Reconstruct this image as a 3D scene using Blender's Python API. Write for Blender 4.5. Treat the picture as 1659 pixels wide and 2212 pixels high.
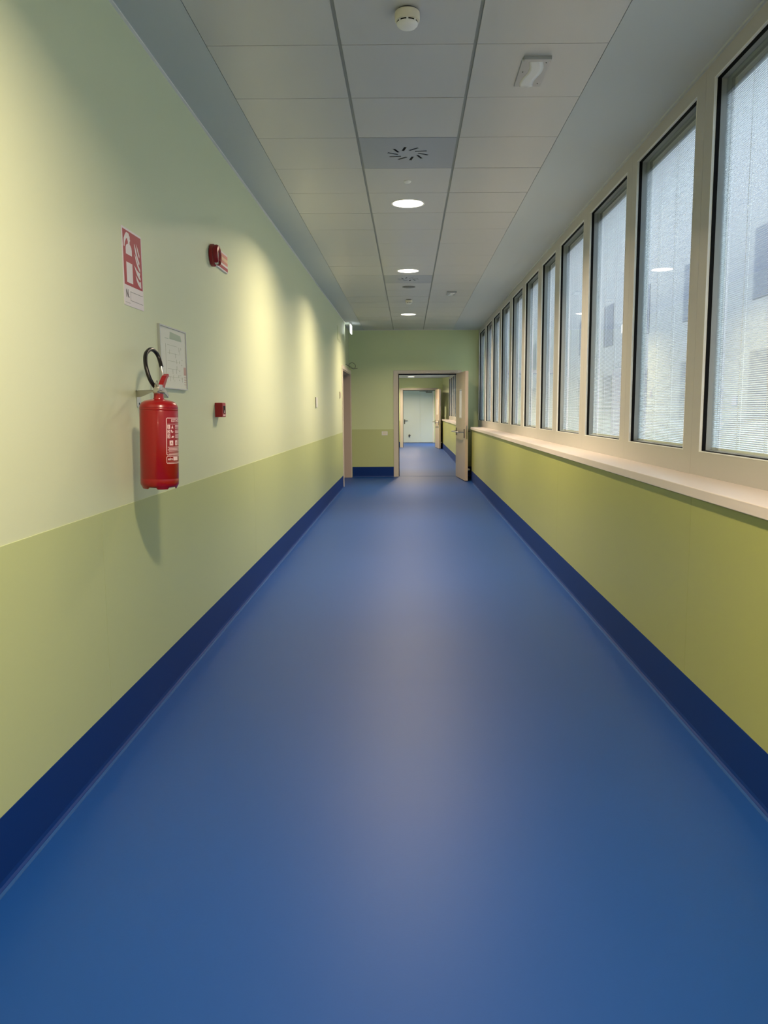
import bpy, bmesh, math, random
from mathutils import Vector, Matrix
random.seed(7)
S = bpy.context.scene
for o in list(bpy.data.objects): bpy.data.objects.remove(o)
COL = S.collection
PI = math.pi

# ------------------------------------------------------------------ camera
EYE = 1.348
cd = bpy.data.cameras.new('camera'); cam = bpy.data.objects.new('camera', cd); COL.objects.link(cam)
cd.sensor_fit = 'VERTICAL'; cd.sensor_height = 24.0; cd.sensor_width = 24.0*1659/2212
cd.lens = 1710.0/2212*24.0
cd.shift_x = -(870.35-829.5)/2212
cd.clip_start = .05; cd.clip_end = 400
rt = Vector((0.99996607, 0.00711239, -0.0041568)); up = Vector((0.00321677, 0.12741652, 0.99184408)); fw = Vector((-0.00758403, 0.9918238, -0.12738932))
cam.matrix_world = Matrix(((rt.x, up.x, -fw.x, 0), (rt.y, up.y, -fw.y, 0), (rt.z, up.z, -fw.z, EYE), (0, 0, 0, 1)))
S.camera = cam

# ------------------------------------------------------------------ view, sky
S.view_settings.view_transform = 'Standard'; S.view_settings.look = 'None'
S.view_settings.gamma = 1; S.view_settings.exposure = 1.42; S.view_settings.use_curve_mapping = False
W = bpy.data.worlds.new('sky'); S.world = W; W.use_nodes = True
nt = W.node_tree; nt.nodes.clear()
out = nt.nodes.new('ShaderNodeOutputWorld'); bg = nt.nodes.new('ShaderNodeBackground')
tc = nt.nodes.new('ShaderNodeTexCoord'); sp = nt.nodes.new('ShaderNodeSeparateXYZ'); rp = nt.nodes.new('ShaderNodeValToRGB')
nt.links.new(tc.outputs['Generated'], sp.inputs[0]); nt.links.new(sp.outputs['Z'], rp.inputs[0])
rp.color_ramp.elements[0].color = (.70, .80, .86, 1); rp.color_ramp.elements[0].position = 0
rp.color_ramp.elements[1].color = (.66, .82, .94, 1); rp.color_ramp.elements[1].position = .8
SKY = 5.2
bg.inputs[1].default_value = SKY
nt.links.new(rp.outputs[0], bg.inputs[0]); nt.links.new(bg.outputs[0], out.inputs[0])
LAMP_W = 26.0
LAMP_C = (1.0, .79, .56)

# ------------------------------------------------------------------ sizes (metres)
XL, XR, XW = -1.166, 1.20, 1.412
H, H2 = 2.946, 2.50
DADO, BB = .967, .203
YE, YB = 16.2, -5.0
Y2 = 29.0; Y3 = 33.4
GX = 1.463

# ------------------------------------------------------------------ materials
def srgb(r, g, b):
    f = lambda c: (c/255/12.92) if c/255 <= .04045 else ((c/255+.055)/1.055)**2.4
    return (f(r), f(g), f(b), 1)
def mat(name, col, rough=.5, metal=0, spec=.5, coat=0, var=0, vscale=3, bump=0, bscale=60, coatr=.1):
    m = bpy.data.materials.new(name); m.use_nodes = True; n = m.node_tree.nodes; l = m.node_tree.links
    p = n['Principled BSDF']
    p.inputs['Base Color'].default_value = col; p.inputs['Roughness'].default_value = rough
    p.inputs['Metallic'].default_value = metal; p.inputs['Specular IOR Level'].default_value = spec
    p.inputs['Coat Weight'].default_value = coat; p.inputs['Coat Roughness'].default_value = coatr
    if var or bump:
        t = n.new('ShaderNodeTexCoord')
    if var:
        no = n.new('ShaderNodeTexNoise'); no.inputs['Scale'].default_value = vscale; no.inputs['Detail'].default_value = 6
        l.new(t.outputs['Object'], no.inputs['Vector'])
        mx = n.new('ShaderNodeMix'); mx.data_type = 'RGBA'
        mx.inputs[6].default_value = tuple(c*(1-var) for c in col[:3])+(1,); mx.inputs[7].default_value = tuple(min(1, c*(1+var)) for c in col[:3])+(1,)
        l.new(no.outputs['Fac'], mx.inputs[0]); l.new(mx.outputs[2], p.inputs['Base Color'])
    if bump:
        nb = n.new('ShaderNodeTexNoise'); nb.inputs['Scale'].default_value = bscale; nb.inputs['Detail'].default_value = 3
        l.new(t.outputs['Object'], nb.inputs['Vector'])
        b = n.new('ShaderNodeBump'); b.inputs['Strength'].default_value = bump; b.inputs['Distance'].default_value = .002
        l.new(nb.outputs['Fac'], b.inputs['Height']); l.new(b.outputs[0], p.inputs['Normal'])
    return m
def emis(name, col, st):
    m = bpy.data.materials.new(name); m.use_nodes = True; p = m.node_tree.nodes['Principled BSDF']
    p.inputs['Base Color'].default_value = (.8, .8, .8, 1); p.inputs['Emission Color'].default_value = col+(1,); p.inputs['Emission Strength'].default_value = st
    return m
M = {}
M['wall'] = mat('pale green wall paint', srgb(213, 222, 186), .38, var=.02, vscale=1.5, bump=.05, bscale=40)
M['dado'] = mat('green wall panel', srgb(190, 201, 142), .36, var=.02, vscale=1.2, bump=.04, bscale=50)
M['dadoshade'] = mat('shade toned green wall panel', srgb(172, 176, 96), .34, var=.02, vscale=1.2, bump=.04, bscale=50)  # dado green darkened in colour for the shade under the windows
M['wallend'] = mat('wall paint toned for dim end', srgb(209, 222, 172), .4, var=.02, vscale=1.5, bump=.05, bscale=40)  # same wall paint, dimmer exposure at the end put into its colour
M['ceil'] = mat('white plaster', srgb(194, 200, 199), .6, bump=.03)
M['tile'] = mat('satin white metal tile', srgb(196, 196, 192), .33, spec=.55)
M['tilegrey'] = mat('grey satin metal tile', srgb(166, 170, 172), .28, spec=.6)
M['rail'] = mat('grey ceiling rail', srgb(150, 155, 150), .5)
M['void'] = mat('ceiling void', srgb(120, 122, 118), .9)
M['black'] = mat('black rubber', srgb(8, 8, 10), .7, spec=.2)
M['floor'] = mat('blue linoleum', srgb(10, 66, 138), .46, spec=.32, var=.05, vscale=1.3, bump=.06, bscale=120)
M['base'] = mat('dark blue coved skirting', srgb(0, 46, 116), .55, spec=.25)
M['weld'] = mat('lighter blue weld strip', srgb(34, 80, 142), .5)
M['frame'] = mat('beige white window profile', srgb(186, 183, 178), .42)
M['bead'] = mat('white glazing bead', srgb(238, 238, 232), .4)
M['spacer'] = mat('grey aluminium spacer', srgb(160, 166, 168), .5)
M['sill'] = mat('white sill', srgb(226, 214, 206), .35)
M['trim'] = mat('cream door trim', srgb(208, 200, 184), .4)
M['leaf'] = mat('beige door leaf', srgb(196, 178, 160), .38)
M['bluedoor'] = mat('pale blue green door', srgb(196, 210, 210), .35)
M['steel'] = mat('brushed steel', (.55, .52, .48, 1), .3, metal=1)
M['darksteel'] = mat('dark metal', (.12, .12, .12, 1), .4, metal=.8)
M['white'] = mat('white plastic', srgb(232, 232, 228), .4)
M['ivory'] = mat('ivory plastic', srgb(226, 220, 198), .4)
M['red'] = mat('glossy red enamel', srgb(146, 0, 6), .28, coat=.25)
M['redp'] = mat('red plastic', srgb(150, 12, 20), .35)
M['redflat'] = mat('red sign print', srgb(168, 28, 46), .4)
M['print'] = mat('white sign print', srgb(232, 226, 226), .4)
M['inkblack'] = mat('black ink', srgb(25, 25, 25), .5)
M['grey'] = mat('grey ink', srgb(120, 122, 115), .5)
M['labelw'] = mat('white label print', srgb(244, 214, 210), .5)
M['silver'] = mat('aluminium frame', (.6, .6, .58, 1), .35, metal=.9)
M['paper'] = mat('paper plan', srgb(226, 226, 206), .3, coat=.4)
M['pgreen'] = mat('greenish plan header', srgb(168, 184, 158), .4)
M['pline'] = mat('faint plan lines', srgb(176, 180, 150), .5)
M['ppink'] = mat('pink legend block', srgb(196, 160, 146), .5)
M['facade'] = mat('grey facade', srgb(64, 64, 70), .8, var=.06, vscale=.2)
M['glassd'] = mat('facade window glass', srgb(58, 60, 70), .8, spec=.1)
M['ground'] = mat('paved yard', srgb(96, 96, 98), .9)
M['hose'] = mat('black hose', srgb(16, 13, 14), .35)
M['salmon'] = mat('salmon painted reflection', srgb(232, 150, 130), .3)  # light reflected on the sounder plate, put in as colour
M['cream'] = mat('cream painted reflection', srgb(248, 214, 170), .3)  # paler band of the same painted plate reflection
M['lens'] = mat('clear lens', srgb(196, 206, 196), .08, spec=.8)
M['diff'] = emis('lamp diffuser', (1.0, .90, .72), 2.0)
M['exit'] = emis('lit sign panel', (.95, 1.0, .96), .8)
def slatmat():
    m = bpy.data.materials.new('white blind slat'); m.use_nodes = True; n = m.node_tree.nodes; l = m.node_tree.links; n.clear()
    o = n.new('ShaderNodeOutputMaterial'); d = n.new('ShaderNodeBsdfDiffuse'); t = n.new('ShaderNodeBsdfTranslucent'); x = n.new('ShaderNodeMixShader')
    d.inputs[0].default_value = (.88, .88, .88, 1); t.inputs[0].default_value = (.8, .82, .85, 1); x.inputs[0].default_value = .12
    l.new(d.outputs[0], x.inputs[1]); l.new(t.outputs[0], x.inputs[2]); l.new(x.outputs[0], o.inputs[0]); return m
M['slat'] = slatmat()
def glassmat(name, tint, ior=1.5):
    m = bpy.data.materials.new(name); m.use_nodes = True; n = m.node_tree.nodes; l = m.node_tree.links; n.clear()
    o = n.new('ShaderNodeOutputMaterial'); t = n.new('ShaderNodeBsdfTransparent'); g = n.new('ShaderNodeBsdfGlossy'); f = n.new('ShaderNodeLayerWeight'); x = n.new('ShaderNodeMixShader')
    t.inputs[0].default_value = tint; g.inputs['Roughness'].default_value = .0; f.inputs[0].default_value = .5
    pw = n.new('ShaderNodeMath'); pw.operation = 'POWER'; pw.inputs[1].default_value = 3.2; ma = n.new('ShaderNodeMath'); ma.operation = 'MULTIPLY_ADD'; ma.inputs[1].default_value = .92; ma.inputs[2].default_value = .075
    l.new(f.outputs['Facing'], pw.inputs[0]); l.new(pw.outputs[0], ma.inputs[0]); l.new(ma.outputs[0], x.inputs[0]); l.new(t.outputs[0], x.inputs[1]); l.new(g.outputs[0], x.inputs[2]); l.new(x.outputs[0], o.inputs[0]); return m
M['glass'] = glassmat('window glass', (.93, .96, .95, 1))

# ------------------------------------------------------------------ mesh helpers
def obj(name, bm, m, parent=None, smooth=False, bevel=0, seg=2):
    bmesh.ops.recalc_face_normals(bm, faces=bm.faces)
    me = bpy.data.meshes.new(name); bm.to_mesh(me); bm.free()
    for k in (m if isinstance(m, list) else [m]): me.materials.append(M[k])
    if smooth:
        for p in me.polygons: p.use_smooth = True
    o = bpy.data.objects.new(name, me); COL.objects.link(o)
    if parent is not None: o.parent = parent
    if bevel:
        b = o.modifiers.new('bevel', 'BEVEL'); b.width = bevel; b.segments = seg; b.limit_method = 'ANGLE'
    if smooth:
        e = o.modifiers.new('split', 'EDGE_SPLIT'); e.split_angle = math.radians(40)
    return o
def B(): return bmesh.new()
def box(bm, x0, x1, y0, y1, z0, z1, mi=0):
    v = [bm.verts.new((x, y, z)) for x in (x0, x1) for y in (y0, y1) for z in (z0, z1)]
    for f in ((0,1,3,2), (4,6,7,5), (0,4,5,1), (2,3,7,6), (0,2,6,4), (1,5,7,3)):
        bm.faces.new([v[i] for i in f]).material_index = mi
    return bm
def bx(*a): return box(B(), *a)
def lathe(bm, prof, n=32, mx=None, mi=0):
    mx = mx or Matrix.Identity(4); rings = []
    for r, z in prof:
        if r < 1e-6: rings.append([bm.verts.new(mx @ Vector((0, 0, z)))])
        else: rings.append([bm.verts.new(mx @ Vector((r*math.cos(2*PI*i/n), r*math.sin(2*PI*i/n), z))) for i in range(n)])
    for a, b in zip(rings, rings[1:]):
        for i in range(n):
            j = (i+1) % n
            q = [a[i % len(a)], a[j % len(a)], b[j % len(b)], b[i % len(b)]]
            q2 = []
            for v in q:
                if v not in q2: q2.append(v)
            if len(q2) > 2: bm.faces.new(q2).material_index = mi
    return bm
def tube(bm, pts, r, n=12, closed=False, mi=0):
    pts = [Vector(p) for p in pts]
    # Catmull-Rom smoothing
    if len(pts) > 3:
        q = []
        for i in range(len(pts)-1):
            p0 = pts[max(i-1, 0)]; p1 = pts[i]; p2 = pts[i+1]; p3 = pts[min(i+2, len(pts)-1)]
            for k in range(6):
                t = k/6; q.append(.5*((2*p1)+(p2-p0)*t+(2*p0-5*p1+4*p2-p3)*t*t+(3*p1-p0-3*p2+p3)*t**3))
        q.append(pts[-1]); pts = q
    prev = None; rings = []
    for i, p in enumerate(pts):
        d = (pts[min(i+1, len(pts)-1)]-pts[max(i-1, 0)]).normalized()
        u = (prev - d*prev.dot(d)).normalized() if prev is not None else d.orthogonal().normalized()
        prev = u; w = d.cross(u)
        rings.append([bm.verts.new(p+(u*math.cos(2*PI*k/n)+w*math.sin(2*PI*k/n))*r) for k in range(n)])
    for a, b in zip(rings, rings[1:]):
        for k in range(n): bm.faces.new([a[k], a[(k+1) % n], b[(k+1) % n], b[k]]).material_index = mi
    bm.faces.new(rings[0][::-1]); bm.faces.new(rings[-1]); return bm
def prism(bm, poly, f, t, mi=0):
    """poly: 2D points; f(u, v, w) -> 3D; extruded from w=0 to w=t"""
    a = [bm.verts.new(f(u, v, 0)) for u, v in poly]; b = [bm.verts.new(f(u, v, t)) for u, v in poly]
    n = len(poly); bm.faces.new(a).material_index = mi; bm.faces.new(b[::-1]).material_index = mi
    for i in range(n): bm.faces.new([a[i], a[(i+1) % n], b[(i+1) % n], b[i]]).material_index = mi
    return bm
def rrect(u0, v0, u1, v1, r, n=4):
    p = []
    for cx, cy, a0 in ((u1-r, v1-r, 0), (u0+r, v1-r, 90), (u0+r, v0+r, 180), (u1-r, v0+r, 270)):
        for k in range(n+1):
            a = math.radians(a0+90*k/n); p.append((cx+r*math.cos(a), cy+r*math.sin(a)))
    return p
def ring(bm, y0, y1, z0, z1, iy0, iy1, iz0, iz1, x0, x1):
    """rectangular ring in the YZ plane, x0..x1 thick"""
    o = [(y0, z0), (y1, z0), (y1, z1), (y0, z1)]; i = [(iy0, iz0), (iy1, iz0), (iy1, iz1), (iy0, iz1)]
    V = {}
    for nm, pts in (('o', o), ('i', i)):
        for s, x in ((0, x0), (1, x1)): V[nm, s] = [bm.verts.new((x, y, z)) for y, z in pts]
    for k in range(4):
        j = (k+1) % 4
        for s in (0, 1): bm.faces.new([V['o', s][k], V['o', s][j], V['i', s][j], V['i', s][k]])
        bm.faces.new([V['o', 0][k], V['o', 0][j], V['o', 1][j], V['o', 1][k]])
        bm.faces.new([V['i', 0][k], V['i', 0][j], V['i', 1][j], V['i', 1][k]])
    return bm
def tag(o, label=None, cat=None, group=None, kind=None):
    if label: o['label'] = label
    if cat: o['category'] = cat
    if group: o['group'] = group
    if kind: o['kind'] = kind
    return o
def thing(name, label, cat, loc=(0, 0, 0), group=None, kind=None):
    o = bpy.data.objects.new(name, None); COL.objects.link(o); o.location = loc; o.empty_display_size = .1
    return tag(o, label, cat, group, kind)
def struct(name, bm, m, label, cat, **k): return tag(obj(name, bm, m, **k), label, cat, None, 'structure')
def textmesh(s, size, f, parent, name, m, align='LEFT', ext=.0004, offset=0):
    """lettering: flat text outline mapped by f(u, v, w)"""
    c = bpy.data.curves.new('t', 'FONT'); c.body = s; c.size = size; c.align_x = align; c.extrude = 0; c.offset = offset
    o = bpy.data.objects.new('t', c); COL.objects.link(o)
    bpy.context.view_layer.update()
    me = bpy.data.meshes.new_from_object(o.evaluated_get(bpy.context.evaluated_depsgraph_get()))
    bpy.data.objects.remove(o); bpy.data.curves.remove(c)
    bm = B(); bm.from_mesh(me); bpy.data.meshes.remove(me)
    bmesh.ops.triangulate(bm, faces=bm.faces)
    for v in bm.verts: v.co = f(v.co.x, v.co.y, ext)
    return obj(name, bm, m, parent)

# ------------------------------------------------------------------ setting: floor, ceiling, walls
struct('floor', box(box(B(), -2.7, 1.6, YB, YE+.15, -.1, 0), -2.7, 1.6, YE+.153, Y3+.2, -.1, 0), 'floor', 'satin blue linoleum floor running the whole length of the corridor', 'floor')

# left wall with the doorway near its end
DY0, DY1, DH = 14.10, 16.02, 2.075
bm = box(B(), XL-.2, XL, YB, DY0, 0, H+.1); box(bm, XL-.2, XL, DY0, 14.86, DH, H+.1); box(bm, XL-.2, XL-.037, 14.86, DY1, DH, H+.1); box(bm, XL-.2, XL-.037, DY1, YE, 0, H+.1)
wl = struct('wall_left', bm, 'wall', 'long left wall, pale green above a darker green dado', 'wall')
def dado_panels(bm, x0, x1, ys, z0, z1):
    for a, b in zip(ys, ys[1:]): box(bm, x0, x1, a+.0008, b-.0008, z0, z1)
    return bm
obj('dado_panel', dado_panels(B(), XL, XL+.002, [YB, -3.02, -.03, 2.963, 5.937, 8.93, 11.93, DY0-.1], BB, DADO), 'dado', wl)
# side room behind the left doorway
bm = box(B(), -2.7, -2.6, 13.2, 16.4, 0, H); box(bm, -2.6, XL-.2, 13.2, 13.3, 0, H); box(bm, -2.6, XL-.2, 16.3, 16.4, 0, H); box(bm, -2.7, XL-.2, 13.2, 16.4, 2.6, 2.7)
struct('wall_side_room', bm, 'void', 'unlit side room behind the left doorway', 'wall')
# right: low wall under the windows, outer wall
bm = box(B(), XR, 1.6, YB, 15.08, 0, .985)
wr = struct('wall_right', bm, 'dadoshade', 'low green wall under the row of windows, shade toned into its colour', 'wall')
bm = box(B(), 1.60, 1.70, YB, 16.35, 0, .985); box(bm, XW, 1.6, 15.08, 16.35, 0, .985)
struct('wall_outer', bm, 'wall', 'outer wall behind the end of the sill', 'wall')
obj('dado_panel', dado_panels(B(), XR-.002, XR, [YB, -2.7, .33, 3.345, 6.36, 9.37, 12.38, 15.08], BB, .975), 'dadoshade', wr)
struct('wall_back', bx(-1.5, 1.7, YB-.1, YB, 0, H+.1), 'wall', 'end wall behind the viewer', 'wall')

def end_wall(name, y0, y1, x0, x1, h, label):
    bm = box(B(), x0, -.24, y0, y1, 0, h); box(bm, 1.005, x1, y0, y1, 0, h); box(bm, -.24, 1.005, y0, y1, 2.12, h)
    w = struct(name, bm, 'wallend', label, 'wall')
    d = box(B(), x0+.01, -.24, y0-.002, y0, BB, DADO); box(d, 1.005, x1-.01, y0-.002, y0, BB, DADO)
    obj('dado_panel', d, 'dado', w); return w
end_wall('wall_end', YE, YE+.15, -1.3, 1.6, H+.1, 'green wall closing the corridor around the open doorway')
end_wall('wall_far', Y2, Y2+.15, -1.3, 1.24, H2+.1, 'second green wall with a doorway, seen through the first')

# skirtings
def skirt(name, pts, label, inv=False):
    """pts: wall line in plan, left side = room if inv False"""
    root = thing(name, label, 'skirting', kind='structure')
    bm = B(); wb = B()
    prof = [(0, BB), (.004, BB), (.004, .022), (.007, .010), (.013, .004), (.014, .002), (0, .002)]
    for (a, b) in zip(pts, pts[1:]):
        a = Vector(a); b = Vector(b); d = (b-a); L = d.length; d.normalize(); n = Vector((-d.y, d.x)) * (-1 if inv else 1)
        f = lambda u, v, w: Vector((a.x+n.x*u+d.x*w, a.y+n.y*u+d.y*w, v))
        prism(bm, prof, f, L)
        prism(wb, [(.010, .0005), (.010, .0025), (.024, .0025), (.025, .0005)], f, L)
    obj('coved_skirting', bm, 'base', root); obj('weld_strip', wb, 'weld', root)
    return root
skirt('baseboard_left', [(XL, YB), (XL, DY0-.08)], 'dark blue coved skirting along the left wall', inv=True)
skirt('baseboard_right', [(XR, YB), (XR, 15.08)], 'dark blue coved skirting under the window wall')
skirt('baseboard_end', [(-1.152, YE), (-.306, YE)], 'dark blue skirting left of the end doorway', inv=True)
skirt('baseboard_end_right', [(1.085, YE), (1.4, YE)], 'dark blue skirting behind the open door leaf', inv=True)
skirt('baseboard_far', [(-1.16, Y2), (-.32, Y2)], 'dark blue skirting on the far wall', inv=True)
skirt('baseboard_far_right', [(XR, YE+.16), (XR, Y2)], 'dark blue skirting along the further corridor')

# ceiling
bm = box(B(), -1.4, -.889, YB, YE+.05, H, H+.08); box(bm, .887, 1.62, YB, YE+.05, H, H+.08); box(bm, -.889, .887, YB, YE+.05, H+.012, H+.08, 1)
cl = struct('ceiling', bm, ['ceil', 'void'], 'grey white suspended ceiling with a tiled centre', 'ceiling')
T0 = 3.72
tiles = B(); SPECIAL = {(1, 5.22): 1, (1, 10.02): 1}
rails = [-.889, -.3055, -.2895, .2910, .3070, .887]
k = math.floor((YB-T0)/.6)
HOLES = []
while T0+k*.6 < YE:
    ya, yb = T0+k*.6, min(T0+(k+1)*.6, YE); yc = T0+(k+.5)*.6
    for c, (xa, xb) in enumerate(((-.886, -.3055), (-.2895, .2910), (.3070, .884))):
        if c == 1 and (abs(yc-5.22) < .1 or abs(yc-10.02) < .1): continue
        g = .003; t = random.uniform(-.0006, .0006); s = random.uniform(-.0004, .0004)
        n0 = len(tiles.verts)
        box(tiles, xa, xb, ya+g, yb-g, H, H+.010); tiles.verts.ensure_lookup_table()
        for v in list(tiles.verts)[n0:]:
            v.co.z += t*(v.co.y-yc)/.3 + s*(v.co.x-(xa+xb)/2)/.3
    k += 1
obj('ceiling_tiles', tiles, 'tile', cl)
bm = B()
for x in (-.2975, .2990): box(bm, x-.008, x+.008, YB, YE, H+.006, H+.012)
obj('ceiling_rail', bm, 'rail', cl)
bm = box(B(), XL, XL+.013, YB, 14.86, H-.006, H+.001); struct('trim_1', bm, 'white', 'thin white edge strip where the left wall meets the ceiling', 'trim')
bm = box(B(), -1.2, XW, YE-.012, YE, H-.006, H+.001); struct('trim_2', bm, 'white', 'thin white edge strip over the end wall', 'trim')
bm = box(B(), XW-.012, XW+.08, YB, YE, H-.012, H+.001); struct('trim_3', bm, 'ceil', 'edge strip between the ceiling and the window row', 'trim')
struct('ceiling_far', bx(-1.4, 1.7, YE+.15, Y3+.2, H2, H2+.1), 'ceil', 'lower ceiling of the further corridor', 'ceiling')

# ------------------------------------------------------------------ windows
Z0, Z1 = 1.143, 2.858
def window(n, m0, m1, label, ztop=H, y0=None, y1=None, zp=None):
    zp = zp or (ztop-.088)
    w = thing('window_%d' % n, label, 'window', (XW, m0, 1.02), kind='structure')
    L = lambda bm: (bmesh.ops.translate(bm, verts=bm.verts, vec=(-XW, -m0, -1.02)), bm)[1]
    a = y0 if y0 is not None else m0+.113; b = y1 if y1 is not None else m1-.113
    fr = ring(B(), m0+.0008, m1-.0008, 1.015, ztop-.004, a, b, Z0, zp, XW, XW+.09)
    obj('window_frame', L(fr), 'frame', w)
    obj('glazing_bead', L(ring(B(), a-.001, b+.001, Z0-.001, zp+.001, a+.003, b-.003, Z0+.003, zp-.003, XW-.0015, XW+.011)), 'bead', w)
    obj('gasket', L(ring(B(), a-.0005, b+.0005, Z0-.0005, zp+.0005, a+.006, b-.006, Z0+.006, zp-.006, XW+.011, XW+.029)), 'black', w)
    obj('spacer', L(ring(B(), a+.004, b-.004, Z0+.004, zp-.004, a+.008, b-.008, Z0+.008, zp-.008, XW+.029, GX+.03)), 'spacer', w)
    g = B(); vs = [g.verts.new((GX, y, z)) for y, z in ((a+.008, Z0+.008), (b-.008, Z0+.008), (b-.008, zp-.008), (a+.008, zp-.008))]; g.faces.new(vs)
    obj('glass_pane', L(g), 'glass', w)
    bl = B(); z = Z0+.022; ya, yb = a+.010, b-.010; xc = GX+.011; hw = .0060; th = math.radians(-22)
    top = zp-.075
    while z < top:
        # shallow curved slat
        p = [(-hw*math.cos(th), hw*math.sin(th)), (0, .0012), (hw*math.cos(th), -hw*math.sin(th))]
        r0 = [bl.verts.new((xc+dx, ya, z+dz)) for dx, dz in p]; r1 = [bl.verts.new((xc+dx, yb, z+dz)) for dx, dz in p]
        for i in (0, 1): bl.faces.new([r0[i], r0[i+1], r1[i+1], r1[i]])
        z += .0093
    for fy in (.14, .42, .70, .93) if (b-a) > .85 else (.2, .5, .8):
        yy = a+(b-a)*fy
        for dx in (-.007, .007): box(bl, xc+dx-.0004, xc+dx+.0004, yy-.0012, yy+.0012, Z0+.02, top)
    bo = obj('blind', L(bl), 'slat', w)
    for f in bo.data.polygons: f.use_smooth = False
    obj('head_rail', L(box(box(B(), xc-.008, xc+.009, ya-.004, yb+.004, zp-.066, zp-.01), xc-.009, xc+.009, ya, yb, top, top+.006)), 'spacer', bo)
    obj('bottom_rail', L(bx(xc-.006, xc+.006, ya, yb, Z0+.009, Z0+.02)), 'white', bo)
    return w
MUL = [-4.95, -3.45, -2.25, -1.0, .25, 1.5, 2.75, 3.98, 5.22, 6.49, 7.72, 8.73, 9.93, 11.16, 12.40, 13.60, 14.80, 16.165]
ordn = ['first', 'second', 'third', 'fourth', 'fifth', 'sixth', 'seventh', 'eighth', 'ninth', 'tenth', 'eleventh', 'twelfth', 'thirteenth', 'fourteenth', 'fifteenth', 'sixteenth', 'seventeenth', 'eighteenth']
for i in range(len(MUL)-1):
    far = len(MUL)-2-i
    window(i+1, MUL[i], MUL[i+1], 'tall window with a slatted blind in the right row, %s counted from the end wall' % ordn[far])
struct('trim_4', box(box(B(), XW, 1.502, 16.165, YE, 1.0, H), XW, 1.502, YB, -4.95, 1.0, H), 'frame', 'end post of the window row', 'trim')
s = struct('trim_5', bx(1.172, 1.60, YB, 15.08, .985, 1.027), 'sill', 'long white window sill projecting over the low wall', 'sill', bevel=.003)
# further corridor: low wall, sill, windows, splayed reveal
struct('wall_right_far', box(box(B(), XR, 1.6, YE+.152, Y2, 0, .985), 1.6, 1.7, YE+.15, Y3, 0, 1.0), 'dadoshade', 'low green wall of the further corridor, shade toned into its colour', 'wall')
struct('trim_6', bx(1.172, 1.60, YE+.152, Y2-.002, .985, 1.027), 'sill', 'white sill of the further corridor', 'sill')
bm = B(); prism(bm, [(1.235, Y2), (XW, 27.95), (1.7, 27.95), (1.7, Y2)], lambda u, v, w: Vector((u, v, 1.027+w)), H2-1.027)
struct('wall_splay', bm, 'wall', 'bright green splayed reveal at the far end of the second window row', 'wall')
m2 = [16.4+1.05*i for i in range(12)]
for i in range(11):
    window(30+i, m2[i], m2[i+1], 'window of the further corridor, number %s before the splayed reveal' % ordn[10-i], ztop=H2)
struct('wall_left_far', bx(-1.3, XL, YE+.15, Y3, 0, H2+.1), 'wall', 'left wall of the further corridor', 'wall')
# room at the very end
bm = box(B(), -1.3, -.30, Y3, Y3+.1, 0, H2); box(bm, 1.06, 1.7, Y3, Y3+.1, 0, H2); box(bm, -.30, 1.06, Y3, Y3+.1, 2.20, H2); box(bm, -1.3, 1.7, Y3+.1, Y3+.2, 0, H2)
struct('wall_last', bm, 'wall', 'last wall around the pale blue door', 'wall')
bm = box(B(), 1.5, 1.6, Y2+.15, 30.2, 0, H2); box(bm, 1.5, 1.6, 32.2, Y3, 0, H2); box(bm, 1.5, 1.6, 30.2, 32.2, 0, .9)
struct('wall_lobby_right', bm, 'wall', 'right wall of the last lobby with a window opening', 'wall')

# ------------------------------------------------------------------ door frames
def door_trim(name, y, label, depth=.15):
    r = thing(name, label, 'door frame', (0, y, 0), kind='structure')
    bm = B()
    # front architrave (outer step), both sides
    for (ya, yb) in ((-.018, 0), (depth, depth+.018)):
        box(bm, -.305, -.232, ya, yb, 0, 2.145); box(bm, .997, 1.07, ya, yb, 0, 2.145); box(bm, -.232, .997, ya, yb, 2.085, 2.145)
    obj('architrave', bm, 'trim', r, bevel=.002)
    bm = B()
    box(bm, -.240, -.205, -.008, depth+.008, 0, 2.12); box(bm, .970, 1.005, -.008, depth+.008, 0, 2.12); box(bm, -.205, .970, -.008, depth+.008, 2.078, 2.12)
    obj('jamb_lining', bm, 'trim', r, bevel=.002)
    bm = B(); box(bm, -.205, -.192, .05, .065, 0, 2.065); box(bm, -.205, .970, .05, .065, 2.058, 2.078); obj('seal', bm, 'black', r)
    bm = box(B(), .30, .92, -.030, -.018, 2.095, 2.118); obj('closer_rail', bm, 'steel', r)
    return r
door_trim('trim_7', YE, 'cream frame of the open doorway in the end wall')
door_trim('trim_8', Y2, 'cream frame of the second doorway further away')
struct('trim_9', box(B(), -.23, 1.0, YE+.06, YE+.10, -.001, .003), 'weld', 'threshold strip in the end doorway', 'trim')

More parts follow.
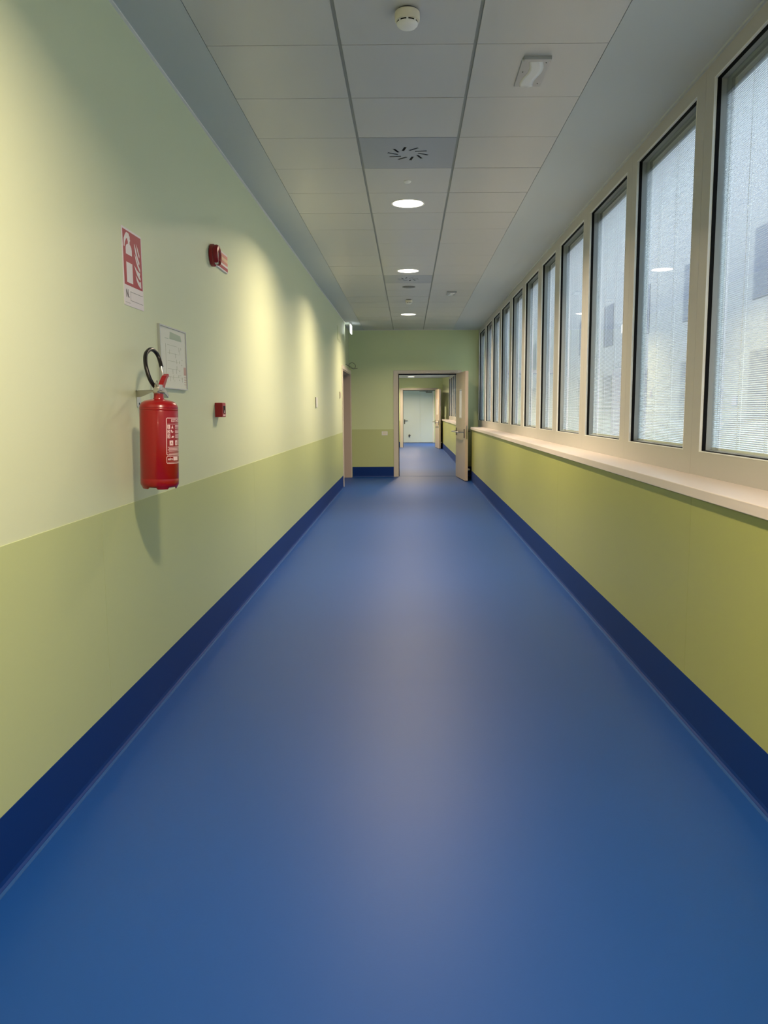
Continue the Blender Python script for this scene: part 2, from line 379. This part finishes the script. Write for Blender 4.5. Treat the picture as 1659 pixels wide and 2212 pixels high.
def door_leaf(name, y, label):
    """leaf hinged at x=.965, opened into the corridor past a right angle"""
    r = thing(name, label, 'door', (.962, y-.02, 0), kind='structure')
    r.rotation_euler.z = math.radians(-90+5.2)     # local +x runs along the leaf, away from the hinge, towards the viewer
    Lf, T = 1.155, .055                             # thickness grows to +y local (towards +X world)
    z0, z1 = .012, 2.075
    gx0, gx1, gz0, gz1 = .47, .74, 1.19, 1.75
    bm = box(B(), 0, gx0, 0, T, z0, z1); box(bm, gx1, Lf, 0, T, z0, z1); box(bm, gx0, gx1, 0, T, z0, gz0); box(bm, gx0, gx1, 0, T, gz1, z1)
    obj('leaf_panel', bm, 'leaf', r)
    bm = B()
    for (a, b, c, d) in ((gx0, gx0+.02, gz0, gz1), (gx1-.02, gx1, gz0, gz1), (gx0, gx1, gz0, gz0+.02), (gx0, gx1, gz1-.02, gz1)): box(bm, a, b, -.006, T+.006, c, d)
    obj('vision_frame', bm, 'white', r)
    obj('vision_glass', bx(gx0+.02, gx1-.02, T/2-.003, T/2+.003, gz0+.02, gz1-.02), 'glass', r)
    bm = box(B(), Lf-.001, Lf+.002, .012, .043, .80, 1.06); obj('lock_plate', bm, 'steel', r)
    obj('bottom_seal', bx(0, Lf, .008, T-.008, 0.001, .014), 'black', r)
    pb = obj('panic_bar', tube(tube(tube(B(), [(.12, -.10, .93), (1.0, -.10, .93)], .014), [(.12, -.10, .93), (.08, -.01, .93)], .012), [(1.0, -.10, .93), (1.07, -.01, .93)], .012), 'steel', r, smooth=True)
    obj('mounting_plate', bx(.06, .10, -.014, 0, .85, 1.0), 'darksteel', r); obj('mounting_plate', bx(1.05, 1.10, -.014, 0, .82, .99), 'darksteel', r)
    h = tube(B(), [(1.08, T, .95), (1.08, T+.05, .95)], .009); tube(h, [(1.08, T+.05, .95), (.96, T+.05, .95)], .009)
    obj('lever_handle', h, 'darksteel', r, smooth=True)
    st = B(); lathe(st, [(0, 0), (.022, 0), (.022, .03), (.012, .05), (0, .05)], 16, Matrix.Translation((1.10, T, .22)) @ Matrix.Rotation(-PI/2, 4, 'X')); obj('door_holder', st, 'steel', r, smooth=True)
    hg = B()
    for z in (.25, 1.05, 1.85): tube(hg, [(-.012, .01, z-.05), (-.012, .01, z+.05)], .009)
    obj('hinge', hg, 'steel', r)
    return r
door_leaf('door_1', YE, 'beige door leaf standing open against the window wall, with panic bar and slim glass')
door_leaf('door_2', Y2, 'smaller looking open beige leaf at the second doorway')
# left doorway lining
r = thing('trim_10', 'deep cream lining of the doorway in the left wall', 'door frame', (XL, DY0, 0), kind='structure')
bm = B(); box(bm, 0, .016, -.085, .0, 0, 2.14); box(bm, 0, .016, DY1-DY0, DY1-DY0+.08, 0, 2.14); box(bm, 0, .016, 0, DY1-DY0, DH, 2.14)
obj('architrave', bm, 'trim', r, bevel=.002)
bm = B(); box(bm, -.2, .004, -.002, .02, 0, DH); box(bm, -.2, .004, DY1-DY0-.02, DY1-DY0+.01, 0, DH); box(bm, -.2, .004, 0, DY1-DY0, DH-.02, DH+.002)
obj('jamb_lining', bm, 'leaf', r, bevel=.002)
# pale blue door at the very end
r = thing('door_3', 'closed pale blue green double door at the very end', 'door', (0, Y3, 0), kind='structure')
obj('door_frame', box(box(box(B(), -.30, -.25, -.02, .08, 0, 2.2), 1.01, 1.06, -.02, .08, 0, 2.2), -.25, 1.01, -.02, .08, 2.15, 2.2), 'white', r)
obj('leaf_panel', bx(-.247, .488, 0, .05, .01, 2.147), 'bluedoor', r); obj('leaf_panel', bx(.492, 1.007, 0, .05, .01, 2.147), 'bluedoor', r)
h = tube(B(), [(-.17, 0, .93), (-.17, -.05, .93)], .011); tube(h, [(-.17, -.05, .93), (-.04, -.05, .93)], .011); box(h, -.19, -.15, -.01, 0, .78, .97)
obj('lever_handle', h, 'darksteel', r)
obj('door_stop', lathe(B(), [(0, 0), (.045, 0), (.045, .03), (.03, .06), (0, .06)], 16, Matrix.Translation((.03, 0, .30)) @ Matrix.Rotation(PI/2, 4, 'X')), 'darksteel', r, smooth=True)
obj('door_closer', box(box(B(), .72, .98, -.06, 0, 2.06, 2.12), .45, .80, -.035, -.02, 2.125, 2.14), 'grey', r)

# ------------------------------------------------------------------ outside
struct('ground', bx(1.7, 60, -40, 140, -.3, -.2), 'ground', 'paved yard outside the windows', 'ground')
f = thing('building', 'grey facade across the yard, glimpsed through the blinds', 'building', (11, 0, -.2))
obj('facade_wall', bx(0, 1, -40, 140, 0, 14), 'facade', f)
for i in range(24):
    for z in (1.2, 5.0):
        o = bx(-.02, .05, -28+i*6.5, -26+i*6.5, z, z+2.2); obj('window', o, 'glassd', f)

# ------------------------------------------------------------------ ceiling lights
def ceiling_light(x, y, z, label, power=1.0, R=.125):
    t = thing('ceiling_light', label, 'ceiling light', (x, y, z), group='round recessed ceiling lights')
    obj('trim_ring', lathe(B(), [(R-.006, .0), (R-.006, -.003), (R, -.0045), (R+.008, -.003), (R+.008, 0)], 48), 'white', t, smooth=True)
    obj('diffuser', lathe(B(), [(R-.006, -.001), (R-.006, -.002), (0, -.002)], 48), 'diff', t)
    ld = bpy.data.lights.new('lamp', 'AREA'); ld.shape = 'DISK'; ld.size = 2*R-.06; ld.energy = LAMP_W*power; ld.color = LAMP_C; ld.spread = math.radians(152)
    lo = bpy.data.objects.new('lamp', ld); COL.objects.link(lo); lo.parent = t; lo.location = (0, 0, -.006)
    return t
for (x, y, l) in ((0, 6.42, 'nearest round recessed ceiling light in view, beyond the star shaped air vent'), (0, 9.42, 'middle round ceiling light of the first corridor, just before the second air vent'),
                  (0, 13.6, 'round ceiling light closest to the end wall'), (0, 1.62, 'round ceiling light just overhead, out of the picture'), (0, -1.98, 'round ceiling light behind the viewer')):
    ceiling_light(x, y, H, l)
for (y, l) in ((27.8, 'small looking round light seen through the open doorway'), (24.8, 'third last round light of the further corridor'), (21.8, 'second round light of the further corridor'), (18.8, 'first round light past the end doorway'), (31.4, 'added unseen round light brightening the last lobby')):  # last one is added out of view to brighten the lobby
    ceiling_light(.09, y, H2, l, .8 if y < 30 else 1.1)

# ------------------------------------------------------------------ air diffusers
def air_diffuser(y, label):
    t = thing('air_diffuser', label, 'air vent', (.00075, y, H), group='slotted ceiling air vents')
    bm = B(); hw, hl = .2895, .298
    loops = [[(-hw, -hl), (hw, -hl), (hw, hl), (-hw, hl)]]
    for k in range(10):
        a = math.radians(-4+36*k); cx, cy = .095*math.cos(a), .095*math.sin(a); d = a-math.radians(27)
        ux, uy = math.cos(d), math.sin(d); px, py = -uy, ux
        loops.append([(cx+ux*s*.037+px*q*.0085, -(cy+uy*s*.037+py*q*.0085)) for s, q in ((-1, -1), (1, -1), (1, 1), (-1, 1))])
    es = []
    for lp in loops:
        vs = [bm.verts.new((x, yy, 0)) for x, yy in lp]
        es += [bm.edges.new((vs[i], vs[(i+1) % len(vs)])) for i in range(len(vs))]
    bmesh.ops.triangle_fill(bm, edges=es, use_beauty=True)
    r = bmesh.ops.extrude_face_region(bm, geom=list(bm.faces)); bmesh.ops.translate(bm, verts=[v for v in r['geom'] if isinstance(v, bmesh.types.BMVert)], vec=(0, 0, .003))
    obj('perforated_panel', bm, 'tilegrey', t)
    obj('dark_plenum', bx(-.16, .16, -.16, .16, .0045, .011), 'black', t)
    return t
air_diffuser(5.22, 'grey ceiling panel with a star of black air slots, nearest one')
air_diffuser(10.02, 'second slotted air vent panel, right behind the middle ceiling light')
# round grey speaker
t = thing('ceiling_speaker', 'flat round grey grille behind the second air vent', 'speaker', (.008, 10.62, H))
obj('grille', lathe(B(), [(.085, 0), (.085, -.004), (.078, -.007), (0, -.007)], 40), 'grey', t, smooth=True)
# small sensor
t = thing('ceiling_sensor', 'tiny white sensor between the air vent and the nearest lit lamp', 'sensor', (-.003, 5.82, H))
obj('sensor_cap', lathe(B(), [(.026, 0), (.026, -.004), (.018, -.012), (0, -.014)], 24), 'white', t, smooth=True)

def smoke_detector(x, y, label):
    t = thing('smoke_detector', label, 'smoke detector', (x, y, H), group='smoke detectors on the ceiling')
    obj('mounting_base', lathe(B(), [(.040, 0), (.040, -.006), (0, -.006)], 40), 'darksteel', t)
    obj('detector_body', lathe(B(), [(.046, -.006), (.050, -.010), (.051, -.030), (.049, -.042), (.044, -.044), (.040, -.044)], 48), 'ivory', t, smooth=True)
    obj('smoke_slot', lathe(B(), [(.041, -.040), (.041, -.050), (0, -.050)], 40), 'black', t)
    b = lathe(B(), [(.043, -.050), (.042, -.056), (.034, -.064), (.018, -.069), (0, -.070)], 48)
    for k in range(8):
        for d in (-.05, .05):
            a = 2*PI*k/8+d-PI/2; c, s = math.cos(a), math.sin(a)
            tube(b, [(.0435*c, .0435*s, -.042), (.0425*c, .0425*s, -.052)], .002, 6)
    obj('sensor_cap', b, 'white', t, smooth=True)
    return t
smoke_detector(0, 3.42, 'ivory smoke detector hanging nearest, at the top of the view')
smoke_detector(.008, 11.82, 'small far smoke detector between the speaker grille and the last lamp')

def emergency_light(x, y, label):
    t = thing('emergency_light', label, 'emergency light', (x, y, H), group='emergency fittings in the right tile row')
    obj('housing', bx(-.064, .064, -.155, .155, -.006, 0), 'tilegrey', t, bevel=.002)
    obj('back_step', bx(-.060, .066, -.180, -.150, -.016, 0), 'tilegrey', t, bevel=.002)
    bm = B(); n = 14; rows = []
    for j in range(n+1):
        yy = -.15+.30*j/n; off = .012*math.sin(PI*2*(j/n-.1))-.004
        rows.append([bm.verts.new((off+dx, yy, dz)) for dx, dz in ((-.026, -.0065), (-.014, -.0105), (.006, -.0085), (.018, -.0115), (.040, -.0065))])
    for a, b in zip(rows, rows[1:]):
        for i in range(4): bm.faces.new([a[i], a[i+1], b[i+1], b[i]])
    o = obj('reflector', bm, 'white', t, smooth=True); sm = o.modifiers.new('solid', 'SOLIDIFY'); sm.thickness = .001
    for px, py in ((-.045, -.02), (.046, .115), (.05, -.12), (.01, .12)):
        obj('screw', lathe(B(), [(0, -.008), (.003, -.008), (.003, -.006)], 8, Matrix.Translation((px, py, 0))), 'darksteel', t)
    return t
emergency_light(.592, 4.02, 'flat square emergency fitting with a curved white reflector in the right tile row')
emergency_light(.592, 11.22, 'tiny far emergency fitting in the right tile row')

# exit sign, edge on, hanging near the far left doorway
t = thing('exit_sign', 'glowing white sign hanging edge-on from the ceiling near the left doorway', 'exit sign', (-1.06, 14.95, H))
obj('sign_housing', bx(-.012, .010, -.15, .17, -.03, 0), 'white', t, bevel=.003)
obj('lit_panel', bx(-.010, .008, -.16, .18, -.185, -.03), 'exit', t, bevel=.003)

# ------------------------------------------------------------------ cable loop over the left doorway
t = obj('cable', tube(B(), [(XL-.037, 14.95, 2.22), (XL+.02, 15.0, 2.19), (XL+.08, 15.03, 2.16), (XL+.13, 15.05, 2.135), (XL+.17, 15.06, 2.15), (XL+.165, 15.06, 2.20), (XL+.12, 15.05, 2.235), (XL+.07, 15.03, 2.22), (XL+.05, 15.02, 2.18), (XL+.075, 15.03, 2.145), (XL+.13, 15.06, 2.122), (XL+.21, 15.1, 2.135)], .004, 8), 'hose')
for p in t.data.polygons: p.use_smooth = True
tag(t, 'loose dark cable looping out of the wall above the left doorway', 'cable')

# ------------------------------------------------------------------ wall signs and devices on the left wall
FW = lambda x0, y0, z0: (lambda u, v, w: Vector((x0+w, y0+u, z0+v)))
# extinguisher sign
t = thing('fire_extinguisher_sign', 'tall red and white extinguisher pictogram sign on the left wall', 'sign', (XL, 3.325, 1.348+.437))
f = FW(0, 0, 0)
obj('sign_board', prism(B(), rrect(0, 0, .240, .315, .004), f, .002), 'print', t)
obj('red_field', prism(B(), [(.011, .084), (.232, .084), (.232, .306), (.011, .306)], f, .0024), 'redflat', t)
bm = B()
prism(bm, [(.040, .096), (.112, .096), (.112, .178), (.040, .178)], f, .0028)
prism(bm, [(.040, .210), (.112, .210), (.112, .232), (.108, .243), (.098, .251), (.090, .254), (.090, .266), (.070, .266), (.070, .254), (.055, .250), (.044, .243), (.040, .232)], f, .0028)
prism(bm, [(.066, .266), (.094, .266), (.097, .274), (.093, .276), (.094, .286), (.086, .290), (.082, .297), (.055, .299), (.038, .287), (.022, .268), (.018, .238), (.026, .236), (.034, .255), (.048, .270), (.062, .276)], f, .0028)
obj('extinguisher_pictogram', bm, 'print', t)
bm = B()
prism(bm, [(.146, .268), (.150, .250), (.160, .225), (.178, .203), (.190, .192), (.200, .189), (.203, .200), (.190, .212), (.176, .228), (.163, .250), (.152, .266)], f, .0028)
prism(bm, [(.170, .272), (.182, .246), (.196, .226), (.206, .220), (.207, .232), (.196, .244), (.186, .258)], f, .0028)
prism(bm, [(.146, .226), (.160, .198), (.178, .178), (.198, .164), (.207, .160), (.209, .172), (.196, .182), (.178, .196), (.160, .216)], f, .0028)
prism(bm, [(.136, .178), (.150, .160), (.166, .144), (.186, .132), (.206, .124), (.210, .134), (.200, .142), (.208, .156), (.186, .158), (.166, .164), (.150, .172)], f, .0028)
prism(bm, [(.150, .138), (.158, .120), (.176, .104), (.198, .094), (.214, .092), (.212, .122), (.196, .116), (.176, .124), (.160, .134)], f, .0028)
obj('flames_pictogram', bm, 'print', t)
textmesh('N.', .040, lambda u, v, w: Vector((.0026, .022+u*.95, .034+v*1.15)), t, 'lettering', 'inkblack', offset=.0006)
bm = B()
prism(bm, [(.075, .060), (.228, .060), (.228, .0615), (.075, .0615)], f, .0026); prism(bm, [(.075, .024), (.228, .024), (.228, .0255), (.075, .0255)], f, .0026)
prism(bm, [(.075, .024), (.0762, .024), (.0762, .0615), (.075, .0615)], f, .0026); prism(bm, [(.012, .012), (.07, .012), (.07, .0128), (.012, .0128)], f, .0026)
obj('number_box', bm, 'grey', t)

# evacuation plan in its frame
t = thing('framed_notice', 'framed faint floor plan on the left wall behind the extinguisher hose', 'notice', (XL, 3.742, 1.348+.108))
Wd, Ht = .438, .297
obj('notice_sheet', bx(.002, .009, .006, Wd-.006, .006, Ht-.006), 'paper', t)
bm = ring(B(), 0, Wd, 0, Ht, .009, Wd-.009, .006, Ht-.006, .0, .013); obj('aluminium_frame', bm, 'silver', t)
bm = B(); f = FW(.009, 0, 0)
prism(bm, [(.16, .240), (.36, .240), (.345, .268), (.17, .275)], f, .0006); prism(bm, [(.085, .238), (.14, .238), (.14, .241), (.085, .241)], f, .0006)
obj('heading_band', bm, 'pgreen', t)
bm = B(); rr = random.Random(3)
for i in range(5): z = .21-.038*i; prism(bm, [(.12, z), (.12+rr.uniform(.15, .26), z), (.12+.15, z+.0015), (.12, z+.0015)], f, .0006)
for i in range(22):
    u = rr.uniform(.13, .38); v = rr.uniform(.035, .20); a, b = rr.choice(((.010, .004), (.004, .012), (.022, .0015), (.0015, .022)))
    prism(bm, [(u, v), (u+a, v), (u+a, v+b), (u, v+b)], f, .0006)
prism(bm, [(.09, .03), (.0915, .03), (.0915, .215), (.09, .215)], f, .0006)
obj('plan_drawing', bm, 'pline', t)
bm = B(); prism(bm, [(.385, .075), (.424, .075), (.424, .115), (.385, .115)], f, .0006)
for i in range(4): prism(bm, [(.388, .062-.012*i), (.424, .062-.012*i), (.424, .065-.012*i), (.388, .065-.012*i)], f, .0006)
obj('legend', bm, 'ppink', t)

# sounder; window reflections on its plate are painted as coloured stripes
t = thing('fire_alarm_sounder', 'round red alarm sounder with clear lens on a plate with painted window reflections', 'alarm', (XL, 4.83, 1.348+.934))
R_ = Matrix.Translation((0, 0, -.020)) @ Matrix.Rotation(PI/2, 4, 'Y')
obj('base_ring', lathe(B(), [(.058, 0), (.064, .004), (.064, .020), (.060, .024), (.046, .024)], 48, R_), 'redp', t, smooth=True)
obj('clear_lens', lathe(B(), [(.050, .022), (.054, .026), (.052, .040), (0, .042)], 48, R_), 'lens', t, smooth=True)
bm = B()
n = 40; A0, A1 = math.radians(-62), math.radians(232)     # horseshoe open at the bottom near side
rows = []
for i in range(n+1):
    a = A0+(A1-A0)*i/n; c, s = math.cos(a), math.sin(a)
    rows.append([bm.verts.new((x, r*c, r*s-.020)) for r, x in ((.060, .026), (.061, .040), (.054, .050), (.040, .053), (.030, .046), (.028, .030))])
for a, b in zip(rows, rows[1:]):
    for i in range(6): bm.faces.new([a[i], a[(i+1) % 6], b[(i+1) % 6], b[i]])
bm.faces.new(rows[0]); bm.faces.new(rows[-1])
obj('dome', bm, 'redp', t, smooth=True)
f = lambda u, v, w: Vector((w, u, v))
obj('backing_plate', prism(B(), [(.02, -.064), (.385, -.064), (.385, .050), (.02, .050)], f, .012), 'print', t, bevel=.002)
bm = B(); prism(bm, [(.03, .018), (.380, .018), (.380, .038), (.03, .038)], f, .0128); prism(bm, [(.03, -.022), (.380, -.022), (.380, -.004), (.03, -.004)], f, .0128); obj('salmon_reflection', bm, 'salmon', t)
obj('cream_reflection', prism(B(), [(.03, -.003), (.380, -.003), (.380, .017), (.03, .017)], f, .0128), 'cream', t)
obj('red_stripe', prism(B(), [(.03, -.056), (.380, -.056), (.380, -.036), (.03, -.036)], f, .0128), 'redflat', t)

# manual call point
t = thing('manual_call_point', 'small square red call point box low on the left wall under the sounder', 'call point', (XL, 4.84, 1.348+.007))
obj('box_body', bx(0, .044, -.044, .044, -.043, .043), 'redp', t, bevel=.002)
obj('front_plate', prism(B(), rrect(-.040, -.040, .040, .040, .004), lambda u, v, w: Vector((.044+w, u, v)), .002), 'redflat', t)
obj('break_window', prism(B(), rrect(-.022, -.022, .030, .024, .002), lambda u, v, w: Vector((.046+w, u, v)), .0008), 'black', t)
bm = B(); prism(bm, [(-.008, -.018), (.012, -.018), (.002, 0)], lambda u, v, w: Vector((.0468+w, u, v)), .0008); prism(bm, [(-.03, -.036), (.03, -.036), (.03, -.028), (-.03, -.028)], lambda u, v, w: Vector((.046+w, u, v)), .0008)
obj('printed_mark', bm, 'labelw', t)

# small plates
t = thing('room_plate', 'small pale plate on the left wall about two thirds down the corridor', 'plate', (XL, 10.05, 1.348+.105))
obj('plate_body', bx(0, .012, -.075, .075, -.062, .062), 'white', t, bevel=.002); obj('plate_edge', bx(0, .0135, -.080, -.074, -.062, .062), 'grey', t)
t = thing('card_reader', 'tiny beige plate beside the left doorway trim', 'plate', (XL, 13.5, 1.348+.26))
obj('plate_body', bx(0, .02, -.04, .04, -.055, .055), 'trim', t, bevel=.002); obj('reader_face', bx(.02, .022, -.03, .03, -.04, .04), 'leaf', t)
t = thing('wall_socket', 'white double socket plate on the dado of the end wall', 'socket', (-.489, YE, .885))
obj('cover_plate', bx(-.06, .06, -.010, 0, -.04, .04), 'white', t, bevel=.002)
bm = B()
for u in (-.027, 0, .027): box(bm, u-.011, u+.011, -.013, -.010, -.022, .022)
obj('socket_module', bm, 'ivory', t)
t = thing('access_hatch', 'pale square plate high on the left wall near its far end', 'plate', (XL, 13.55, 2.62))
obj('plate_body', bx(0, .010, -.28, .28, -.10, .10), 'wall', t, bevel=.003); obj('plate_rim', ring(B(), -.30, .30, -.12, .12, -.28, .28, -.10, .10, 0, .005), 'wall', t)

# ------------------------------------------------------------------ fire extinguisher
EX, EY, EZ = -1.035, 3.27, 1.032
t = thing('fire_extinguisher', 'red fire extinguisher with black hose loop hung on the left wall', 'fire extinguisher', (EX, EY, EZ))
R0 = .0765
# body with scalloped foot
prof = [(R0-.012, .012), (R0-.003, .012), (R0, .018), (R0, .040), (R0-.0005, .0415), (R0-.0005, .043), (R0, .0445), (R0, .318), (R0-.001, .320), (R0, .322), (R0, .328), (R0-.001, .330), (R0, .332), (R0-.002, .340), (R0-.008, .350), (R0-.020, .358), (R0-.040, .363), (.022, .366), (.0195, .372), (.0195, .395), (0, .395)]
bm = B(); lathe(bm, prof, 72)
# foot: wavy skirt
n = 72; r0 = []; r1 = []; r2 = []
for i in range(n):
    a = 2*PI*i/n; low = .0 if (math.sin(a*5+.7) > -.15) else .007
    r0.append(bm.verts.new(((R0-.003)*math.cos(a), (R0-.003)*math.sin(a), .013))); r1.append(bm.verts.new(((R0-.009)*math.cos(a), (R0-.009)*math.sin(a), low))); r2.append(bm.verts.new(((R0-.014)*math.cos(a), (R0-.014)*math.sin(a), .013)))
for i in range(n):
    j = (i+1) % n; bm.faces.new([r0[i], r0[j], r1[j], r1[i]]); bm.faces.new([r1[i], r1[j], r2[j], r2[i]])
obj('cylinder_body', bm, 'red', t, smooth=True)
t.rotation_euler.y = .030
RI = Matrix.Rotation(-.030, 3, 'Y')
loc = lambda p: RI @ Vector((p[0]-EX, p[1]-EY, p[2]-EZ))
obj('neck_collar', lathe(B(), [(.0, .388), (.021, .388), (.024, .392), (.024, .398), (.016, .402), (.016, .425), (0, .425)], 24), 'steel', t, smooth=True)
bm = B(); tube(bm, [(0, 0, .408), (.0, -.035, .404)], .010, 12); lathe(bm, [(0, -.02), (.008, -.02), (.010, -.014), (.010, .008), (.007, .012), (0, .012)], 20, Matrix.Translation((.006, .006, .408)) @ Matrix.Rotation(PI/2, 4, 'Y'))
v = obj('valve', bm, 'steel', t, smooth=True)
# lower carrying handle: metal channel pointing away from the wall side
bm = B(); prism(bm, [(-.030, .398), (.030, .396), (.100, .372), (.108, .384), (.060, .408), (.0, .418), (-.030, .412)], lambda u, vv, w: Vector((-.011+w, u, vv)), .022)
obj('carry_handle', bm, 'steel', t, bevel=.002)
bm = B(); prism(bm, [(-.012, .418), (.012, .414), (.040, .422), (.052, .440), (.085, .478), (.112, .494), (.104, .506), (.066, .492), (.030, .462), (.0, .432)], lambda u, vv, w: Vector((-.010+w, u*.85+.02, .407+(vv-.414)*.72)), .020)
obj('squeeze_lever', bm, 'redp', t, bevel=.002)
bm = B(); tube(bm, [(.0, -.02+.012*math.cos(a), .428+.012*math.sin(a)) for a in [k*PI/5 for k in range(11)]], .0012, 6); obj('safety_pin', bm, 'darksteel', t)
hp = [(-1.045, 3.333, 1.432), (-1.06, 3.292, 1.472), (-1.075, 3.292, 1.519), (-1.085, 3.31, 1.554), (-1.09, 3.338, 1.586), (-1.09, 3.398, 1.608), (-1.085, 3.443, 1.602), (-1.075, 3.458, 1.578), (-1.06, 3.441, 1.538)]
obj('hose', tube(B(), [loc(p) for p in hp], .0086, 14), 'hose', t, smooth=True)
obj('nozzle', tube(B(), [loc(p) for p in ((-1.0605, 3.4413, 1.541), (-1.058, 3.438, 1.525), (-1.054, 3.433, 1.508), (-1.05, 3.421, 1.485))], .0052, 12), 'silver', t, smooth=True)
# label wrapped round the cylinder, centred on the corridor side
def cyl(u, v, w, off=.0006):
    a = u/R0; r = R0+off+w
    return Vector((r*math.cos(a), r*math.sin(a), v))
def cprism(bm, u0, v0, u1, v1, w=0):
    n = max(1, int(abs(u1-u0)/.006)); a = [bm.verts.new(cyl(u0+(u1-u0)*i/n, v0, w)) for i in range(n+1)]; b = [bm.verts.new(cyl(u0+(u1-u0)*i/n, v1, w)) for i in range(n+1)]
    for i in range(n): bm.faces.new([a[i], a[i+1], b[i+1], b[i]])
def outline(bm, u0, v0, u1, v1, r, th):
    o = rrect(u0, v0, u1, v1, r, 5); i = rrect(u0+th, v0+th, u1-th, v1-th, r-th, 5)
    def dens(p):
        q = []
        for k in range(len(p)):
            a = p[k]; b = p[(k+1) % len(p)]; m = max(1, int(math.hypot(b[0]-a[0], b[1]-a[1])/.006)); m = {True: 24, False: 1}[m > 3]
            for j in range(m): q.append((a[0]+(b[0]-a[0])*j/m, a[1]+(b[1]-a[1])*j/m))
        return q
    o = dens(o); i = dens(i); vo = [bm.verts.new(cyl(u, v, 0)) for u, v in o]; vi = [bm.verts.new(cyl(u, v, 0)) for u, v in i]
    m = min(len(vo), len(vi))
    for k in range(m): bm.faces.new([vo[k], vo[(k+1) % m], vi[(k+1) % m], vi[k]])
bm = B(); U0 = -.069; U1 = .069; VT = .292
outline(bm, U0, VT-.152, U1, VT, .006, .0026); outline(bm, U0, VT-.186, U1, VT-.155, .006, .0022)
cprism(bm, U0+.003, VT-.0262, U1-.003, VT-.025)
for i, z in enumerate((VT-.045, VT-.064, VT-.083)):
    cprism(bm, U0+.005, z, U0+.017, z+.016)                 # number boxes
    prm = [[(.022, .002), (.034, .002), (.031, .008), (.028, .016), (.025, .008)], [(.020, .014), (.024, .003), (.030, .004), (.038, .009), (.030, .007), (.024, .016)], [(.022, .002), (.032, .002), (.038, .006), (.032, .010), (.026, .009)]][i]
    vs = [bm.verts.new(cyl(U0+u, z+v, 0)) for u, v in prm]; bm.faces.new(vs)
    for q in range(3): cprism(bm, U0+.044, z+.002+.005*q, U0+.120, z+.0042+.005*q)
for u in (.014, .044, .074, .104): cprism(bm, U0+u, VT-.112, U0+u+.018, VT-.092)
for q in range(4): cprism(bm, U0+.006+.004*(q % 2), VT-.120-.0055*q, U1-.008-.006*(q % 2), VT-.1175-.0055*q)
cprism(bm, U0+.003, VT-.1425, U1-.003, VT-.1415)
cprism(bm, U0+.010, VT-.1475, U1-.012, VT-.1455)
cprism(bm, U0+.032, VT-.174, U0+.062, VT-.159); cprism(bm, U0+.006, VT-.181, U1-.006, VT-.1795)
lb = obj('label_print', bm, 'labelw', t)
tw = lambda u0, v0: (lambda u, v, w: cyl(u0+u, v0+v, 0, .0010))
textmesh('ESTINTORE', .0155, lambda u, v, w: cyl(U0+.022+u*1.0, VT-.0165+v, 0, .0008), lb, 'lettering', 'labelw', offset=.0003)
for i, z in enumerate((VT-.045, VT-.064, VT-.083)): textmesh(str(i+1), .018, tw(U0+.0065, z+.0018), lb, 'lettering', 'redp', offset=.0002)
textmesh('A', .015, tw(U0+.018, VT-.108), lb, 'lettering', 'redp'); textmesh('B', .015, tw(U0+.048, VT-.108), lb, 'lettering', 'redp'); textmesh('C', .015, tw(U0+.078, VT-.108), lb, 'lettering', 'redp')
textmesh('elm', .016, tw(U0+.006, VT-.172), lb, 'lettering', 'labelw', offset=.0004)
# bracket
t = thing('wall_bracket', 'silver steel bracket holding the extinguisher neck to the wall', 'bracket', (XL, 3.44, 1.348+.055))
obj('wall_plate', prism(B(), rrect(-.022, -.036, .022, .036, .005), lambda u, v, w: Vector((w, u, v)), .003), 'silver', t)
bm = B(); prism(bm, [(0, .034), (0, .006), (.028, .006), (.112, .028), (.112, .034)], lambda u, v, w: Vector((u, -.022+w - u*.9, v)), .003)
prism(bm, [(0, .031), (.112, .031), (.112, .034), (0, .034)], lambda u, v, w: Vector((u, -.022+w*(1-u*3) - u*.9, v)), .044)
obj('support_arm', bm, 'silver', t)
for v in (-.022, .02): obj('screw', lathe(B(), [(0, .006), (.004, .005), (.005, .003)], 10, Matrix.Translation((0, .004, v)) @ Matrix.Rotation(PI/2, 4, 'Y')), 'darksteel', t)
bpy.context.view_layer.update()
